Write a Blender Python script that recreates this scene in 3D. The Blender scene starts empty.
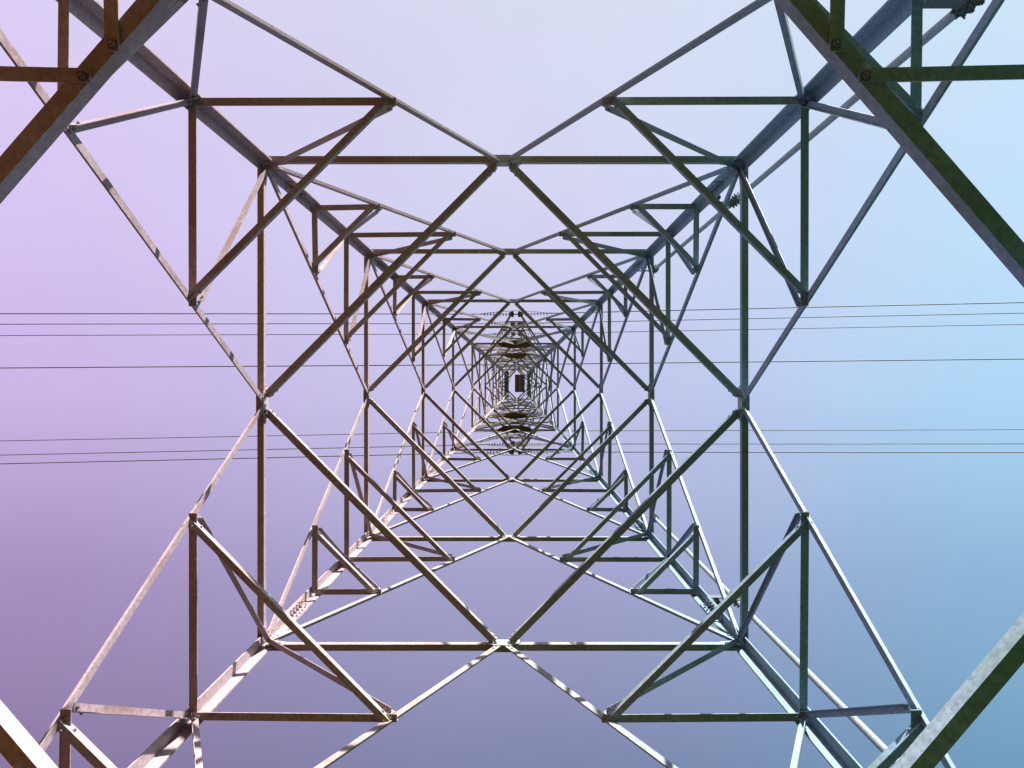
import bpy, bmesh, math, random
from mathutils import Vector as V
random.seed(7)
S = bpy.context.scene
COL = S.collection
EYE = 1.5                      # the camera stands this far above the ground
F = 700.0                      # focal length in pixels of a 1024 px wide picture
CX, CY = -0.195, 0.265          # centre line of the tower

# ------------------------------------------------------------------ materials
def new_mat(name):
    m = bpy.data.materials.new(name); m.use_nodes = True
    nt = m.node_tree
    return m, nt, nt.nodes['Principled BSDF']

def N(nt, typ, **kw):
    n = nt.nodes.new(typ)
    for k, v in kw.items(): setattr(n, k, v)
    return n

def ramp(nt, stops, interp='LINEAR'):
    r = nt.nodes.new('ShaderNodeValToRGB'); cr = r.color_ramp; cr.interpolation = interp
    while len(cr.elements) < len(stops): cr.elements.new(0.5)
    for e, (p, c) in zip(cr.elements, stops):
        e.position = p; e.color = (c[0], c[1], c[2], 1)
    return r

def mixc(nt, fac, a, b, mode='MIX'):
    m = N(nt, 'ShaderNodeMix', data_type='RGBA', blend_type=mode)
    for sock, val in ((m.inputs[0], fac), (m.inputs[6], a), (m.inputs[7], b)):
        if hasattr(val, 'is_linked'): nt.links.new(val, sock)
        elif isinstance(val, (int, float)): sock.default_value = val
        else: sock.default_value = (*val, 1)
    return m.outputs[2]

def steel_mat(name, tones, rust=0.5, rough=0.48):
    m, nt, b = new_mat(name); L = nt.links.new
    geo = N(nt, 'ShaderNodeNewGeometry')
    # spangle of the zinc
    vo = N(nt, 'ShaderNodeTexVoronoi'); vo.inputs['Scale'].default_value = 48
    no = N(nt, 'ShaderNodeTexNoise'); no.inputs['Scale'].default_value = 24; no.inputs['Detail'].default_value = 6
    no2 = N(nt, 'ShaderNodeTexNoise'); no2.inputs['Scale'].default_value = 1.7; no2.inputs['Detail'].default_value = 5
    no3 = N(nt, 'ShaderNodeTexNoise'); no3.inputs['Scale'].default_value = 55; no3.inputs['Detail'].default_value = 3
    for n in (vo, no, no2, no3): L(geo.outputs['Position'], n.inputs['Vector'])
    sp = ramp(nt, [(0.0, (0.66,)*3), (1.0, (1.22,)*3)]); L(vo.outputs['Color'], sp.inputs[0])
    # tones by side: tint of the coloured light painted into the base colour
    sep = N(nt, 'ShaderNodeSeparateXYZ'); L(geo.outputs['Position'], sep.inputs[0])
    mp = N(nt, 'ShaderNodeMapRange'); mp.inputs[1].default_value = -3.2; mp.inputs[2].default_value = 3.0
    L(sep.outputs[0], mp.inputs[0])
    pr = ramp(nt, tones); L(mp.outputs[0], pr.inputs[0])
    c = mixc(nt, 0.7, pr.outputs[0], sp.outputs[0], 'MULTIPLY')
    w = ramp(nt, [(0.35, (0.74, 0.74, 0.74)), (0.62, (1.06, 1.06, 1.06))]); L(no.outputs['Fac'], w.inputs[0])
    c = mixc(nt, 0.6, c, w.outputs[0], 'MULTIPLY')
    rf = ramp(nt, [(0.50, (0, 0, 0)), (0.72, (rust,)*3)]); L(no2.outputs['Fac'], rf.inputs[0])
    st = ramp(nt, [(0.25, (0.20, 0.085, 0.04)), (0.75, (0.10, 0.15, 0.06))]); L(mp.outputs[0], st.inputs[0])   # rust, lichen; the split by side backs the painted tint
    c = mixc(nt, rf.outputs[0], c, st.outputs[0])
    oi = N(nt, 'ShaderNodeObjectInfo'); ov = ramp(nt, [(0, (0.82,)*3), (1, (1.12,)*3)]); L(oi.outputs['Random'], ov.inputs[0])
    c = mixc(nt, 1.0, c, ov.outputs[0], 'MULTIPLY')   # every bar weathered a little differently
    L(c, b.inputs['Base Color'])
    rr = ramp(nt, [(0.3, (rough-0.1,)*3), (0.7, (rough+0.2,)*3)]); L(no.outputs['Fac'], rr.inputs[0])
    L(rr.outputs[0], b.inputs['Roughness'])
    b.inputs['Metallic'].default_value = 0.0
    b.inputs['Specular IOR Level'].default_value = 0.25
    bp = N(nt, 'ShaderNodeBump'); bp.inputs['Strength'].default_value = 0.12; bp.inputs['Distance'].default_value = 0.003
    L(no3.outputs['Fac'], bp.inputs['Height']); L(bp.outputs[0], b.inputs['Normal'])
    return m

TONES = [(0.0, (0.37, 0.285, 0.32)), (0.5, (0.335, 0.325, 0.31)), (1.0, (0.175, 0.30, 0.42))]  # violet left, blue right: tint of the light put into the steel
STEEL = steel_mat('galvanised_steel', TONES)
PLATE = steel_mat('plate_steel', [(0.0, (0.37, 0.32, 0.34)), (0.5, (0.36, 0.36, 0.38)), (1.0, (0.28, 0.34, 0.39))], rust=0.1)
RUST = steel_mat('rusty_steel', [(0.0, (0.13, 0.08, 0.045)), (1.0, (0.12, 0.08, 0.045))], rust=0.9, rough=0.7)
DARK = steel_mat('dark_fitting_steel', [(0.0, (0.13, 0.10, 0.09)), (1.0, (0.09, 0.12, 0.12))], rust=0.4)

def simple(name, col, rough, spec=0.5, var=0.25, scale=30):
    m, nt, b = new_mat(name)
    no = N(nt, 'ShaderNodeTexNoise'); no.inputs['Scale'].default_value = scale
    g = N(nt, 'ShaderNodeNewGeometry'); nt.links.new(g.outputs['Position'], no.inputs['Vector'])
    r = ramp(nt, [(0.3, tuple(c*(1-var) for c in col)), (0.7, tuple(c*(1+var) for c in col))])
    nt.links.new(no.outputs['Fac'], r.inputs[0]); nt.links.new(r.outputs[0], b.inputs['Base Color'])
    b.inputs['Roughness'].default_value = rough; b.inputs['Specular IOR Level'].default_value = spec
    return m
PORC = simple('insulator_glaze', (0.32, 0.30, 0.29), 0.15, 0.8)
ALU = simple('weathered_aluminium', (0.10, 0.105, 0.105), 0.55, 0.3)

def ground_mat():
    m, nt, b = new_mat('soil_grass_bounce'); L = nt.links.new  # unseen ground, red and green halves added to colour the bounced light
    g = N(nt, 'ShaderNodeNewGeometry'); sep = N(nt, 'ShaderNodeSeparateXYZ'); L(g.outputs['Position'], sep.inputs[0])
    no = N(nt, 'ShaderNodeTexNoise'); no.inputs['Scale'].default_value = 0.7; no.inputs['Detail'].default_value = 8
    L(g.outputs['Position'], no.inputs['Vector'])
    ad = N(nt, 'ShaderNodeMath', operation='MULTIPLY_ADD'); L(no.outputs['Fac'], ad.inputs[0]); ad.inputs[1].default_value = 2.4
    L(sep.outputs[0], ad.inputs[2])
    mp = N(nt, 'ShaderNodeMapRange'); mp.inputs[1].default_value = 0.9; mp.inputs[2].default_value = 1.6; L(ad.outputs[0], mp.inputs[0])
    n2 = N(nt, 'ShaderNodeTexNoise'); n2.inputs['Scale'].default_value = 6; n2.inputs['Detail'].default_value = 8
    L(g.outputs['Position'], n2.inputs['Vector'])
    soil = ramp(nt, [(0.3, (0.090, 0.024, 0.007)), (0.7, (0.150, 0.042, 0.012))]); L(n2.outputs['Fac'], soil.inputs[0])
    grass = ramp(nt, [(0.3, (0.007, 0.055, 0.012)), (0.7, (0.015, 0.094, 0.020))]); L(n2.outputs['Fac'], grass.inputs[0])
    L(mixc(nt, mp.outputs[0], soil.outputs[0], grass.outputs[0]), b.inputs['Base Color'])
    b.inputs['Roughness'].default_value = 0.95; b.inputs['Specular IOR Level'].default_value = 0.0
    bp = N(nt, 'ShaderNodeBump'); bp.inputs['Distance'].default_value = 0.05; L(n2.outputs['Fac'], bp.inputs['Height']); L(bp.outputs[0], b.inputs['Normal'])
    return m

# ------------------------------------------------------------------ helpers
def link(name, bm, mat, parent=None, origin=None, smooth=False):
    me = bpy.data.meshes.new(name)
    bmesh.ops.recalc_face_normals(bm, faces=bm.faces)
    if origin is not None: bmesh.ops.translate(bm, verts=bm.verts, vec=-V(origin))
    bm.to_mesh(me); bm.free()
    me.materials.append(mat)
    if smooth:
        for p in me.polygons: p.use_smooth = True
    o = bpy.data.objects.new(name, me); COL.objects.link(o)
    if origin is not None: o.location = origin
    if parent is not None:
        o.parent = parent
        if parent.name != TOWER_NAME: o.location = V(origin or (0, 0, 0)) - abs_loc(parent)
    return o

def abs_loc(o):
    l = V(o.location)
    while o.parent is not None:
        o = o.parent; l += V(o.location)
    return l

def tag(o, label=None, cat=None, group=None, kind=None):
    for k, v in (('label', label), ('category', cat), ('group', group), ('kind', kind)):
        if v: o[k] = v
    return o

def empty(name, loc):
    o = bpy.data.objects.new(name, None); COL.objects.link(o); o.location = loc; o.empty_display_size = 0.3
    return o

def prism(bm, a, b, prof, n, e):
    """profile of (n, e) pairs swept from a to b"""
    ra = [bm.verts.new(a + n*p + e*q) for p, q in prof]
    rb = [bm.verts.new(b + n*p + e*q) for p, q in prof]
    k = len(prof)
    for i in range(k):
        bm.faces.new((ra[i], ra[(i+1) % k], rb[(i+1) % k], rb[i]))
    bm.faces.new(ra); bm.faces.new(rb)

def hexbolt(bm, c, d, r=0.016, h=0.014):
    d = d.normalized(); u = d.orthogonal().normalized(); w = d.cross(u)
    for rr, z0, z1, k in ((r*1.45, 0, h*0.25, 10), (r, h*0.25, h, 6), (r*0.55, h, h*1.7, 8)):
        prism(bm, c + d*z0, c + d*z1, [(rr*math.cos(2*math.pi*i/k), rr*math.sin(2*math.pi*i/k)) for i in range(k)], u, w)

def frame_of(p0, p1, n):
    d = (p1 - p0).normalized()
    n = (n - d*n.dot(d)).normalized()
    e = d.cross(n).normalized()
    if e.z < 0: e = -e
    return d, n, e

def angle(bm, p0, p1, n, s=0.075, t=0.008, off=0.0, trim0=0.0, trim1=0.0, bolts=2, shift=0.0, style='low_out', side=None):
    """rolled steel angle: one leg lies flat in the face, heel at its lower edge, the other points away from n"""
    d, n, e = frame_of(p0, p1, n)
    a = p0 + d*trim0 + n*off; b = p1 - d*trim1 + n*off
    h = -s/2 + shift
    q_ = side or s
    if style == 'low_out': prof = [(0, h), (0, h+s), (-t, h+s), (-t, h+t), (-q_, h+t), (-q_, h)]
    elif style == 'up_out': prof = [(0, h), (0, h+s), (-q_, h+s), (-q_, h+s-t), (-t, h+s-t), (-t, h)]
    elif style == 'up_in': prof = [(-t, h), (-t, h+s), (q_, h+s), (q_, h+s-t), (0, h+s-t), (0, h)]
    else: prof = [(-t, h), (-t, h+s), (0, h+s), (0, h+t), (q_, h+t), (q_, h)]          # 'low_in'
    prism(bm, a, b, prof, n, e)
    for k in range(bolts):
        q = 0.045 + 0.075*k
        for end, sg in ((a, 1), (b, -1)):
            hexbolt(bm, end + d*sg*q + e*(h + s*0.55), n, r=0.012, h=0.010)
    if bolts and not style.startswith('up'):                    # one through the bottom leg as well
        for end, sg in ((a, 1), (b, -1)):
            hexbolt(bm, end + d*sg*0.06 + n*(s*0.55 if style == 'low_in' else -s*0.55) + e*h, -e, r=0.012, h=0.010)

def box(bm, c, x, y, z):
    """box round c from three half-extent vectors"""
    vs = [bm.verts.new(c + x*i + y*j + z*k) for i in (-1, 1) for j in (-1, 1) for k in (-1, 1)]
    for f in ((0, 1, 3, 2), (4, 6, 7, 5), (0, 4, 5, 1), (2, 3, 7, 6), (0, 2, 6, 4), (1, 5, 7, 3)):
        bm.faces.new([vs[i] for i in f])

def tube(bm, pts, r, k=8):
    rings = []
    for i, p in enumerate(pts):
        d = (pts[min(i+1, len(pts)-1)] - pts[max(i-1, 0)]).normalized()
        u = V((0, 0, 1)); u = (u - d*u.dot(d)).normalized() if abs(d.z) < 0.95 else d.orthogonal().normalized()
        w = d.cross(u)
        rr = r[i] if isinstance(r, (list, tuple)) else r
        rings.append([bm.verts.new(p + (u*math.cos(2*math.pi*j/k) + w*math.sin(2*math.pi*j/k))*rr) for j in range(k)])
    for a, b in zip(rings, rings[1:]):
        for j in range(k): bm.faces.new((a[j], a[(j+1) % k], b[(j+1) % k], b[j]))
    bm.faces.new(rings[0]); bm.faces.new(rings[-1])

# ------------------------------------------------------------------ tower geometry (h = height above the eye)
def wd(h): return 3.155 - 0.03*h
def wx(h): return 1.0*wd(h)
def wy(h): return 1.008*wd(h)
def P(x, y, h): return V((CX + x, CY + y, h + EYE))
def corner(sx, sy, h): return P(sx*wx(h), sy*wy(h), h)
FACES = [('x', -1), ('x', 1), ('y', -1), ('y', 1)]
def inward(f): return V((-f[1], 0, 0)) if f[0] == 'x' else V((0, -f[1], 0))
def mid(f, h): return P(f[1]*wx(h), 0, h) if f[0] == 'x' else P(0, f[1]*wy(h), h)
def fcorner(f, s, h): return corner(f[1], s, h) if f[0] == 'x' else corner(s, f[1], h)
def lerp(a, b, t): return a + (b - a)*t

HO, HA, HB, HC, HD, HE, HF, HG, HH, HT = 3.12, 8.5, 13.63, 20.26, 27.27, 35.0, 43.3, 50.5, 57.5, 63.0
TOWER_NAME = 'transmission_tower'
tower = empty(TOWER_NAME, (0, 0, 0))
tag(tower, 'tall galvanised steel lattice power tower seen from inside straight upward, filling the picture', 'pylon')

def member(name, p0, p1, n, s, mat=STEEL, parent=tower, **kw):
    if name.startswith('secondary') or name == 'corner_tie':     # nothing on site is quite true
        p0 = p0 + V([random.uniform(-0.012, 0.012) for _ in range(3)]); p1 = p1 + V([random.uniform(-0.012, 0.012) for _ in range(3)])
    bm = bmesh.new(); angle(bm, p0, p1, n, s, **kw)
    return link(name, bm, mat, parent, (p0+p1)/2)

# legs: one angle each, heel outward, with bolted splices
def leg(sx, sy):
    bm = bmesh.new()
    hs = [(-1.6, 0.118), (HC, 0.118), (HC, 0.12), (HE, 0.12), (HE, 0.15), (HT, 0.17)]
    for (h0, s0), (h1, s1) in ((hs[0], hs[1]), (hs[2], hs[3]), (hs[4], hs[5])):
        rings = []
        for h, s in ((h0, s0), (h1, s1)):
            t = 0.018
            prof = [(-0.02, -0.02), (s, -0.02), (s, t-0.02), (t-0.02, t-0.02), (t-0.02, s), (-0.02, s)]
            c = corner(sx, sy, h)
            rings.append([bm.verts.new(c + V((-sx*p, -sy*q, 0))) for p, q in prof])
        for i in range(6):
            bm.faces.new((rings[0][i], rings[0][(i+1) % 6], rings[1][(i+1) % 6], rings[1][i]))
        bm.faces.new(rings[0]); bm.faces.new(rings[1])
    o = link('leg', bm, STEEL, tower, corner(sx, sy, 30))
    for hsp, s in ((9.55, .118), (14.75, .118), (21.6, .12), (28.6, .12), (36.5, .14), (46.5, .14)):
        bm = bmesh.new()
        a, b = corner(sx, sy, hsp-0.33), corner(sx, sy, hsp+0.33)
        d = (b-a).normalized(); c = (a+b)/2
        for ux, uy in ((-sx, 0), (0, -sy)):
            u = V((ux, uy, 0)); n = V((-sx - ux, -sy - uy, 0))      # u along the flange, n off its inner side
            box(bm, c + u*(s*0.54) + n*0.0055, d*0.33, u*(s*0.40), n*0.006)
            for i in range(6):
                for j in ((0.34, 0.76) if i % 5 else (0.55,)):
                    hexbolt(bm, c + d*(-0.27+0.108*i) + u*(s*j) + n*0.0115, n, r=0.015, h=0.016)
        link('splice_plate', bm, STEEL, o, c)
    return o
LEGS = {(sx, sy): leg(sx, sy) for sx in (-1, 1) for sy in (-1, 1)}

def mid_gusset(f, h, sc=1.0):
    n = inward(f); u = V((0, 1, 0)) if f[0] == 'x' else V((1, 0, 0)); z = V((0, 0, 1))
    bm = bmesh.new(); c = mid(f, h) + n*0.020
    L_, H_ = 0.20*sc, 0.11*sc
    prof = [(-L_, -H_*0.45), (-L_*0.55, -H_), (L_*0.55, -H_), (L_, -H_*0.45), (L_, H_*0.6), (-L_, H_*0.6)]
    prism(bm, c, c + n*0.010, prof, u, z)
    for i in (-0.8, -0.55, 0.55, 0.8):
        hexbolt(bm, c + n*0.010 + u*(L_*i) - z*(H_*0.1), n, r=0.018, h=0.02)
        hexbolt(bm, c + n*0.010 + u*(L_*i*0.75) - z*(H_*0.6), n, r=0.018, h=0.02)
    # bottom lap under the strut, the pale piece that shows between the bolts
    box(bm, mid(f, h) - n*0.03 - z*0.058, u*(L_*0.62), n*0.045, z*0.006)
    for i in (-0.5, 0.5):
        hexbolt(bm, mid(f, h) - n*0.03 + u*(L_*i) - z*0.064, -z, r=0.018, h=0.02)
    link('gusset_plate', bm, PLATE, tower, c)

def corner_gusset(sx, sy, h, sc=1.0):
    bm = bmesh.new(); c = corner(sx, sy, h); z = V((0, 0, 1))
    for ux, uy in ((-sx, 0), (0, -sy)):
        u = V((ux, uy, 0)); n = V((-sx - ux, -sy - uy, 0))
        q = c + u*0.18*sc + n*0.004
        prism(bm, q, q + n*0.009, [(-0.14*sc, -0.09*sc), (0.05*sc, -0.06*sc), (0.08*sc, 0.04*sc), (-0.14*sc, 0.10*sc)], u, z)
        for i, j in ((-0.09, -0.04), (-0.09, 0.05), (0.02, -0.02)):
            hexbolt(bm, q + n*0.009 + u*i*sc + z*j*sc, n, r=0.014, h=0.013)
    link('node_plate', bm, STEEL, tower, c)

def level(h, s=0.075, plan=True, gus=1.0, tie_s=None, spread=0.0, name='horizontal_strut'):
    """the frame at a main level: struts round the four faces, the plan diamond and the plates"""
    for f in FACES:
        n = inward(f)
        for sd in (-1, 1):
            member(name, fcorner(f, sd, h), mid(f, h), n, s, off=0.010, trim0=0.05, trim1=0.09)
        mid_gusset(f, h, gus)
    for sx in (-1, 1):
        for sy in (-1, 1):
            corner_gusset(sx, sy, h, min(1, gus))
            if plan:
                a, b = mid(('x', sx), h), mid(('y', sy), h) + V((sx*spread*(1.15 if sy > 0 else 1), 0, 0))
                if spread and sy > 0: a, b = a - V((0, 0, 0.06)), b - V((0, 0, 0.06))
                member('plan_brace', a, b, V((-sx, -sy, 0)), tie_s or s, off=0.0, trim0=0.10, trim1=0.10, shift=-0.012)

def k_panel(h0, h1, s, ts=(), ss=0.06):
    """inverted V from the strut middle at h1 to the legs at h0, with the redundant bracing at fractions ts"""
    for f in FACES:
        n = inward(f)
        for sd in (-1, 1):
            member('diagonal_brace', fcorner(f, sd, h0), mid(f, h1), n, s, off=0.024, trim0=0.10, trim1=0.10, style='up_out')
            for i, t in enumerate(ts):
                h = h0 + (h1-h0)*t; hn = h0 + (h1-h0)*(ts[i+1] if i+1 < len(ts) else 1.0)
                q = lerp(fcorner(f, sd, h0), mid(f, h1), t)
                member('secondary_strut', fcorner(f, sd, h), q, n, ss*1.1, off=0.012, trim0=0.04, trim1=-0.03, shift=-0.025, style='low_in')
                member('secondary_brace', q, fcorner(f, sd, hn), n, ss, off=0.046, trim0=0.02, trim1=0.07, shift=0.02, style='up_in' if f == ('x', 1) else 'low_in', bolts=1, t=0.006, side=ss*(0.55 if f == ('x', 1) else 1))
    for sx in (-1, 1):
        for sy in (-1, 1):
            for t in ts:
                a = lerp(corner(sx, sy, h0), mid(('x', sx), h1), t); b = lerp(corner(sx, sy, h0), mid(('y', sy), h1), t)
                member('corner_tie', a, b, V((-sx, -sy, 0)), ss, off=0.0, trim0=0.03, trim1=0.03, shift=-0.052)

def x_panel(h0, h1, s):
    for f in FACES:
        n = inward(f)
        for k, sd in enumerate((-1, 1)):
            member('cross_brace', fcorner(f, sd, h0), fcorner(f, -sd, h1), n, s, off=0.022 + 0.014*k, trim0=0.06, trim1=0.06, style='up_in' if f == ('x', 1) else 'up_out')

level(HO, 0.08, tie_s=0.080, spread=0.38)
for sx in (-1, 1):                                     # the lowest diamond is stayed to the struts
    for sy in (-1, 1):
        q = lerp(mid(('x', sx), HO), mid(('y', sy), HO) + V((sx*(0.44 if sy > 0 else 0.38), 0, 0)), 0.535) - V((0, 0, 0.06 if sy > 0 else 0)) + V((sx*0.03, sy*0.03, 0))
        qh, qv = q + V((sx*0.05, -sy*0.055, 0)), q + V((-sx*0.05, sy*0.055, 0))
        member('plan_stay', qh, P(sx*wx(HO), qh.y - CY + sy*0.03, HO), V((0, -sy, 0)), 0.055, trim0=-0.03, trim1=0.05, shift=-0.037, style='low_in', bolts=0)
        member('plan_stay', qv, P(qv.x - CX + sx*0.03, sy*wy(HO), HO), V((-sx, 0, 0)), 0.055, trim0=-0.03, trim1=0.05, shift=-0.037, style='low_in', bolts=0)
        for p_, o_ in ((qh, V((0, -sy*0.03, 0))), (qv, V((-sx*0.03, 0, 0)))):
            bm = bmesh.new(); c = p_ + o_ + V((0, 0, -0.0645))
            hexbolt(bm, c, V((0, 0, -1)), r=0.016, h=0.022)
            link('stay_bolt', bm, DARK, tower, c)
k_panel(-1.5, HO, 0.11)
k_panel(HO, HA, 0.07, (0.335, 0.67), 0.062)
level(HA, 0.078, tie_s=0.082)
k_panel(HA, HB, 0.066, (0.357, 0.683), 0.068)
level(HB, 0.078, tie_s=0.085)
k_panel(HB, HC, 0.07, (0.355, 0.705), 0.07)
level(HC, 0.08, tie_s=0.09)
k_panel(HC, HD, 0.075, (0.55,), 0.075)
level(HD, 0.085, gus=1.1, tie_s=0.095)
k_panel(HD, HE, 0.10)
level(HE, 0.09, gus=1.1, tie_s=0.09)
x_panel(HE, HF, 0.10)
level(HF, 0.09, plan=True, gus=1.1, tie_s=0.085)
for f, a, b in ((HF, HF, HG), (HG, HG, HH), (HH, HH, HT)):
    x_panel(a, b, 0.10)
for h in (39.2, 54.0): level(h, 0.075, plan=False, gus=0.8, name='intermediate_strut')
level(HG, 0.085, gus=1.1); level(HH, 0.085, gus=1.1); level(HT, 0.10, gus=1.3, tie_s=0.12)

for h0, h1 in ((HD, HE), (HE, HF), (HF, HG), (HG, HH)):
    for sx in (-1, 1):
        for sy in (-1, 1):
            hm = (h0+h1)/2
            member('hip_brace', corner(sx, sy, h0), mid(('y', sy), hm) + V((sx*0.12, -sy*0.05, 0)), V((0, -sy, 0)), 0.075, off=0.05, trim0=0.1, style='low_in', bolts=0)
            member('hip_brace', corner(sx, sy, hm), lerp(mid(('x', sx), h1), mid(('y', sy), h1), 0.5), V((-sx, -sy, 0)), 0.07, bolts=0)

# rusty spreader plates under the waist frames
for h, a in ((HE, 0.95), (HF, 0.80)):
    for sy in (-1, 1):
        bm = bmesh.new(); c = mid(('y', sy), h) - V((0, 0, 0.09))
        prof = [(-a, 0.02), (-a*0.6, -0.16), (0, -0.21), (a*0.6, -0.16), (a, 0.02), (a*0.55, 0.14), (0, 0.18), (-a*0.55, 0.14)]
        prism(bm, c, c - V((0, 0, 0.012)), prof, V((1, 0, 0)), V((0, sy, 0)))
        for i in range(-4, 5): hexbolt(bm, c + V((a*0.19*i, sy*0.05, -0.012)), V((0, 0, -1)), r=0.03, h=0.03)
        link('spreader_plate', bm, RUST, tower, c)

# ------------------------------------------------------------------ crossarms
ARM = {}
def crossarm(sy, h, yimg):
    """yimg: tip offset from the vanishing point in picture units, so tip = yimg*h/F in metres"""
    ytip = yimg*h/F - CY
    tipL, tipR = P(-0.24, ytip, h+0.25), P(0.24, ytip, h+0.25)
    root = empty('crossarm', (tipL+tipR)/2); root.parent = tower
    z = V((0, 0, 1))
    def part(name, p0, p1, n, s, **kw): return member(name, p0, p1, n, s, parent=root, **kw)
    bl, br = corner(-1, sy, h), corner(1, sy, h)
    tl, tr = corner(-1, sy, h+2.3), corner(1, sy, h+2.3)
    for a, t, sg in ((bl, tipL, 1), (br, tipR, -1)):
        part('lower_chord', a, t, V((sg, 0, 0)), 0.10, bolts=1)
    for a, t, sg in ((tl, tipL, 1), (tr, tipR, -1)):
        part('upper_chord', a + V((0, 0, 0)), t + z*0.09, V((sg, 0, 0)), 0.08, bolts=1)
    k = 5
    for i in range(1, k):
        a = lerp(bl, tipL, i/k); b = lerp(br, tipR, i/k)
        part('arm_lacing', a, b, V((0, -sy, 0)), 0.08, bolts=0, shift=0.05)
        c = lerp(br, tipR, (i-1)/k) if i % 2 else lerp(bl, tipL, (i-1)/k)
        part('arm_lacing', c, b if i % 2 == 0 else a, V((0, -sy, 0)), 0.06, bolts=0, shift=0.10)
        for s0, s1, t in ((bl, tl, tipL), (br, tr, tipR)):
            part('arm_hanger', lerp(s0, t, i/k), lerp(s1, t, i/k), V((0, -sy, 0)), 0.055, bolts=0)
            part('arm_hanger', lerp(s0, t, (i-1)/k), lerp(s1, t, i/k), V((0, -sy, 0)), 0.055, bolts=0, off=0.01)
    bm = bmesh.new(); c = (tipL+tipR)/2
    for i in (-1, 1):
        prism(bm, c - z*0.02, c - z*0.04, [(i*0.16, -0.20), (i*0.42, -0.13), (i*0.46, 0.0), (i*0.42, 0.13), (i*0.16, 0.20), (i*0.10, 0.0)], V((1, 0, 0)), V((0, 1, 0)))
    box(bm, c - z*0.052, V((0.40, 0, 0)), V((0, 0.035, 0)), z*0.011)
    for i in (-1, 1):
        for j in (-1, 1):
            hexbolt(bm, c + V((0.2*i, 0.1*j, -0.04)), -z, r=0.03, h=0.035)
        prism(bm, c + V((0.33*i - 0.012, 0, -0.03)), c + V((0.33*i + 0.012, 0, -0.03)), [(-0.09, 0.02), (0.09, 0.02), (0.05, -0.14), (-0.05, -0.14)], V((0, 1, 0)), z)
    link('tip_plate', bm, DARK, root, c)
    return c

SLOPE = -0.011                                        # the line runs very slightly across the tower
def line_pt(tip, x, sag=0.135):
    """a point of the conductor that is x metres along the line from its arm tip"""
    return tip + V((x, SLOPE*x, -0.12 - sag*abs(x) + sag*x*x/320.0))

def disc_mesh():
    bm = bmesh.new()
    prof = [(0.0, -0.075), (0.035, -0.075), (0.045, -0.03), (0.062, -0.02), (0.165, 0.012), (0.162, 0.026), (0.10, 0.014), (0.085, 0.032), (0.07, 0.016), (0.05, 0.034), (0.018, 0.02), (0.016, 0.095), (0.0, 0.095)]
    k = 18; rings = []
    for r, x in prof:
        rings.append([bm.verts.new((x, r*math.cos(2*math.pi*j/k), r*math.sin(2*math.pi*j/k))) for j in range(k)] if r else [bm.verts.new((x, 0, 0))])
    for a, b in zip(rings, rings[1:]):
        for j in range(k):
            A = [a[j % len(a)], a[(j+1) % len(a)]] if len(a) > 1 else [a[0]]
            B = [b[(j+1) % len(b)], b[j % len(b)]] if len(b) > 1 else [b[0]]
            bm.faces.new(A + B)
    bmesh.ops.recalc_face_normals(bm, faces=bm.faces)
    me = bpy.data.meshes.new('insulator_disc'); bm.to_mesh(me); bm.free(); me.materials.append(PORC)
    for p in me.polygons: p.use_smooth = True
    return me
DISC = disc_mesh()

def insulator(tip, sg, label):
    a, b = line_pt(tip, sg*0.34), line_pt(tip, sg*2.15)
    d = (b-a).normalized()
    root = empty('insulator_string', a)
    tag(root, label, 'insulator', 'strain insulator strings at the crossarm tips')
    bm = bmesh.new()
    tube(bm, [a - d*0.02, a + d*0.16], 0.025); tube(bm, [b - d*0.24, b + d*0.02], 0.03)
    box(bm, b - d*0.02, d*0.10, V((0, 0.028, 0)), V((0, 0, 0.05)))
    link('end_fitting', bm, DARK, root, a)
    q = d.to_track_quat('X', 'Z').to_euler()
    for i in range(8):
        o = bpy.data.objects.new('insulator_disc', DISC); COL.objects.link(o); o.parent = root
        o.location = d*(0.25 + 0.192*i); o.rotation_euler = q
    return b

def conductor(name, pts, label, cat, group, r):
    bm = bmesh.new(); tube(bm, pts, r, 8)
    o = link(name, bm, ALU, None, pts[0], smooth=True)
    tag(o, label, cat, group); return o

UP = [(HF, 67.6), (HG, 58.0), (HH, 47.6)]
DN = [(HF, 70.5), (HG, 62.5), (HH, 49.5)]
SIDE = {-1: 'top', 1: 'bottom'}
ORD_U = ['outermost', 'middle', 'innermost']
for sy, rows, side in ((-1, UP, 'upper'), (1, DN, 'lower')):
    for k, (h, off) in enumerate(rows):
        tip = crossarm(sy, h, sy*off)
        for sg, lr in ((-1, 'left'), (1, 'right')):
            insulator(tip, sg, f'dark ribbed insulator string pointing {lr} from the {ORD_U[k]} crossarm tip, {side} half of photo')
            xs = [2.12 + (158-2.12)*(i/60.0)**1.5 for i in range(61)]
            conductor('conductor', [line_pt(tip, sg*x) for x in xs],
                      f'thin power line running {lr}ward, {ORD_U[k]} of three wires in the {side} half of photo', 'power line', 'power lines crossing the sky', 0.029)
        # slack loop joining the two spans under the arm
        a, b = line_pt(tip, -2.05), line_pt(tip, 2.05)
        pts = [lerp(a, b, i/24) + V((0, 0.05*sy*math.sin(math.pi*i/24), -1.25*math.sin(math.pi*i/24)**0.8)) for i in range(25)]
        conductor('jumper_loop', pts, f'slack jumper wire hanging under the {ORD_U[k]} crossarm tip, {side} half of photo', 'jumper wire', 'jumper wires under the crossarms', 0.018)

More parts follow.
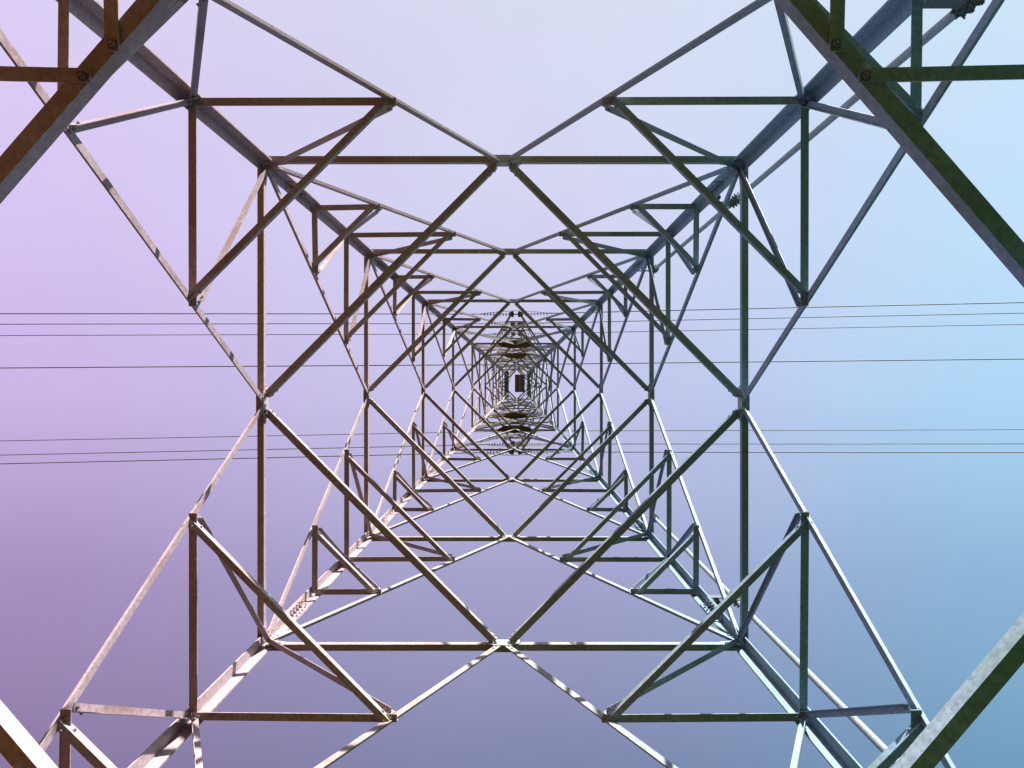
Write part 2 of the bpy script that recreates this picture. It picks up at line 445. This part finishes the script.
# earth-wire peak and its arm
root = empty('earth_wire_peak', P(0, 0, HT)); root.parent = tower
peak = P(0, -17.0*65/F - CY, 65.0)
for sx in (-1, 1):
    for sy in (-1, 1):
        member('peak_chord', corner(sx, sy, HT), peak + V((0.1*sx, 0.1*sy, 0)), V((-sx, 0, 0)), 0.10, parent=root, bolts=0)
for sx in (-1, 1):                                    # the broad channel the peak stands on
    bm = bmesh.new(); c = P(0.222*sx + 0.27, -0.10, HT-0.14)
    prism(bm, c - V((0, wy(HT)*0.62, 0)), c + V((0, wy(HT)*0.62, 0)), [(0.22*sx, 0), (-0.22*sx, 0), (-0.22*sx, 0.2), (-0.20*sx, 0.2), (-0.20*sx, 0.02), (0.22*sx, 0.02)], V((1, 0, 0)), V((0, 0, 1)))
    link('peak_channel', bm, DARK, root, c)
for sx in (-1, 1):                                    # broad channels along both sides of the head
    bm = bmesh.new(); c = P(1.02*sx + 0.1, 0, HT-0.45)
    prism(bm, c - V((0, wy(HT)*0.95, 0)), c + V((0, wy(HT)*0.95, 0)), [(0.2*sx, 0), (-0.2*sx, 0), (-0.2*sx, 0.2), (-0.18*sx, 0.2), (-0.18*sx, 0.02), (0.2*sx, 0.02)], V((1, 0, 0)), V((0, 0, 1)))
    link('head_channel', bm, DARK, tower, c)
for sx in (-1, 1):                                    # deep plates stiffening the head of the tower
    for sy in (-1, 1):
        bm = bmesh.new(); a = corner(sx, sy, HT-2.4)
        prism(bm, a + V((-sx*0.05, 0, 0)), a + V((-sx*0.068, 0, 0)), [(0.02, 0), (0.5, 0.5), (0.5, 2.2), (0.02, 2.3)], V((0, -sy, 0)), V((0, 0, 1)))
        link('stiffener_plate', bm, DARK, root, a)
for sg, lr in ((-1, 'left'), (1, 'right')):
    xs = [0.0 + 158*(i/60.0)**1.5 for i in range(61)]
    pts = [peak + V((sg*x, SLOPE*0.8*sg*x, -0.05 - 0.10*x + 0.10*x*x/320)) for x in xs]
    conductor('earth_wire', pts, f'single thin earth wire running {lr}ward from the tower head just above mid height', 'power line', 'earth wires crossing the sky', 0.046)

# ------------------------------------------------------------------ climbing rails outside the two right-hand legs
for sy in (-1, 1):
    offx = V((0.46, 0, 0))
    a, b = corner(1, sy, -1.2) + offx, corner(1, sy, 15.6) + offx
    bm = bmesh.new()
    tube(bm, [a, b], 0.037, 14)
    rail = link('climbing_rail', bm, PLATE, tower, (a+b)/2)
    for h in ((5.05, 10.1, 15.3) if sy < 0 else (10.1, 15.3)):
        c = corner(1, sy, h); bm = bmesh.new()
        z = V((0, 0, 1)); x = V((1, 0, 0)); y = V((0, 1, 0))
        box(bm, c + x*0.21 + y*(-sy*0.035), x*0.20, y*0.006, z*0.06)
        cc = c + offx
        tube(bm, [cc - z*0.17, cc - z*0.155, cc + z*0.155, cc + z*0.17], [0.044, 0.054, 0.054, 0.044], 16)
        for k in range(6):                              # toothed anti-climb collar
            for i in range(8):
                an = (i + 0.5*(k % 2))*math.pi/4
                u = x*math.cos(an) + y*math.sin(an)
                hexbolt(bm, cc + u*0.050 + z*(-0.135 + 0.054*k), u, r=0.013, h=0.020)
        cc = c + x*0.20 + y*(sy*0.03)                   # the U-bolt and packing beside the leg
        tube(bm, [cc - z*0.08, cc + z*0.08], 0.035, 10)
        for i in range(4): hexbolt(bm, cc + z*(-0.06 + 0.04*i) - y*sy*0.03, -y*sy, r=0.014, h=0.02)
        link('rail_clamp', bm, DARK, rail, c)

# ------------------------------------------------------------------ ground
bm = bmesh.new()
R0 = [0, 3, 6, 12, 30, 100, 400, 1500]
prev = None
for r in R0[1:]:
    ring = [bm.verts.new((r*math.cos(2*math.pi*i/48), r*math.sin(2*math.pi*i/48), random.uniform(-0.05, 0.03) if r < 50 else 0)) for i in range(48)]
    if prev is None: bm.faces.new(ring)
    else:
        for i in range(48): bm.faces.new((prev[i], prev[(i+1) % 48], ring[(i+1) % 48], ring[i]))
    prev = ring
g = link('ground', bm, ground_mat()); tag(g, kind='structure')

# ------------------------------------------------------------------ light
SUN_EL, SUN_AZ = math.radians(20), math.radians(22)    # azimuth measured from -y towards +x
to_sun = V((math.sin(SUN_AZ)*math.cos(SUN_EL), -math.cos(SUN_AZ)*math.cos(SUN_EL), math.sin(SUN_EL)))
sl = bpy.data.lights.new('sun', 'SUN'); sl.energy = 5.0; sl.angle = math.radians(0.5); sl.color = (1.0, 0.95, 0.86)
so = bpy.data.objects.new('sun', sl); COL.objects.link(so)
so.rotation_euler = (-to_sun).to_track_quat('-Z', 'Y').to_euler(); so.location = (20, -40, 30)

w = bpy.data.worlds.new('World'); S.world = w; w.use_nodes = True
nt = w.node_tree; nt.nodes.clear(); L = nt.links.new
out = N(nt, 'ShaderNodeOutputWorld')
sky = N(nt, 'ShaderNodeTexSky', sky_type='NISHITA'); sky.sun_disc = False
sky.sun_elevation = SUN_EL; sky.sun_rotation = math.atan2(to_sun.x, to_sun.y)
bg1 = N(nt, 'ShaderNodeBackground'); bg1.inputs[1].default_value = 0.01
L(sky.outputs[0], bg1.inputs[0])
tc = N(nt, 'ShaderNodeTexCoord'); sep = N(nt, 'ShaderNodeSeparateXYZ'); L(tc.outputs['Generated'], sep.inputs[0])
mz = N(nt, 'ShaderNodeMath', operation='MAXIMUM'); L(sep.outputs[2], mz.inputs[0]); mz.inputs[1].default_value = 0.25
def slope(i, lo, hi):
    d = N(nt, 'ShaderNodeMath', operation='DIVIDE'); L(sep.outputs[i], d.inputs[0]); L(mz.outputs[0], d.inputs[1])
    m = N(nt, 'ShaderNodeMapRange'); m.inputs[1].default_value = lo; m.inputs[2].default_value = hi
    L(d.outputs[0], m.inputs[0]); return m.outputs[0]
U = slope(0, -4.0, 4.0); Vv = slope(1, -0.55, 0.55)
def lin(c): return tuple(((x/255)/12.92 if x/255 <= 0.04045 else ((x/255+0.055)/1.055)**2.4) for x in c)
SKY = [  # the dusk-tinted sky, violet on one side and blue on the other, brighter towards the sun
    (0.00, [(220, 204, 240), (216, 218, 238), (204, 226, 243)]),
    (0.28, [(214, 194, 239), (214, 212, 240), (194, 224, 249)]),
    (0.52, [(204, 179, 228), (200, 196, 233), (172, 213, 242)]),
    (0.75, [(167, 142, 189), (165, 162, 203), (140, 181, 214)]),
    (1.00, [(138, 114, 156), (126, 129, 166), (110, 156, 188)]),
]
prevc = None
GAIN = 1.0
for i, (p, cols) in enumerate(SKY):
    a_, m_, b_ = (lin(c) for c in cols)               # unseen low sky: tints swap sides, added to colour shaded steel
    at = lambda x: (x + 4.0)/8.0
    r = ramp(nt, [(at(-3.2), b_), (at(-1.3), m_), (at(-0.74), a_), (at(0), m_), (at(0.74), b_), (at(1.3), m_), (at(3.2), a_)], 'EASE'); L(U, r.inputs[0])
    if prevc is None: prevc = r.outputs[0]
    else:
        m = N(nt, 'ShaderNodeMapRange'); m.inputs[1].default_value = SKY[i-1][0]; m.inputs[2].default_value = p
        L(Vv, m.inputs[0]); prevc = mixc(nt, m.outputs[0], prevc, r.outputs[0])
bg2 = N(nt, 'ShaderNodeBackground'); bg2.inputs[1].default_value = 0.315; 
hz = N(nt, 'ShaderNodeTexNoise'); hz.inputs['Scale'].default_value = 3.2; hz.inputs['Detail'].default_value = 5
L(tc.outputs['Generated'], hz.inputs['Vector'])
hr = ramp(nt, [(0.3, (0.965, 0.965, 0.97)), (0.7, (1.03, 1.028, 1.022))]); L(hz.outputs['Fac'], hr.inputs[0])
L(mixc(nt, 1.0, prevc, hr.outputs[0], 'MULTIPLY'), bg2.inputs[0])
add = N(nt, 'ShaderNodeAddShader'); L(bg1.outputs[0], add.inputs[0]); L(bg2.outputs[0], add.inputs[1]); L(add.outputs[0], out.inputs[0])

# ------------------------------------------------------------------ camera
cam = bpy.data.cameras.new('camera'); co = bpy.data.objects.new('camera', cam); COL.objects.link(co)
co.location = (0, 0, EYE); co.rotation_euler = (math.pi, 0, 0)
cam.sensor_width = 36; cam.lens = 36*F/1024
cam.shift_x = -(519.0-512)/1024; cam.shift_y = (381.5-384)/1024
cam.clip_start = 0.05; cam.clip_end = 4000
S.camera = co
S.view_settings.view_transform = 'Standard'; S.view_settings.look = 'None'
S.view_settings.exposure = 1.6; S.view_settings.gamma = 1
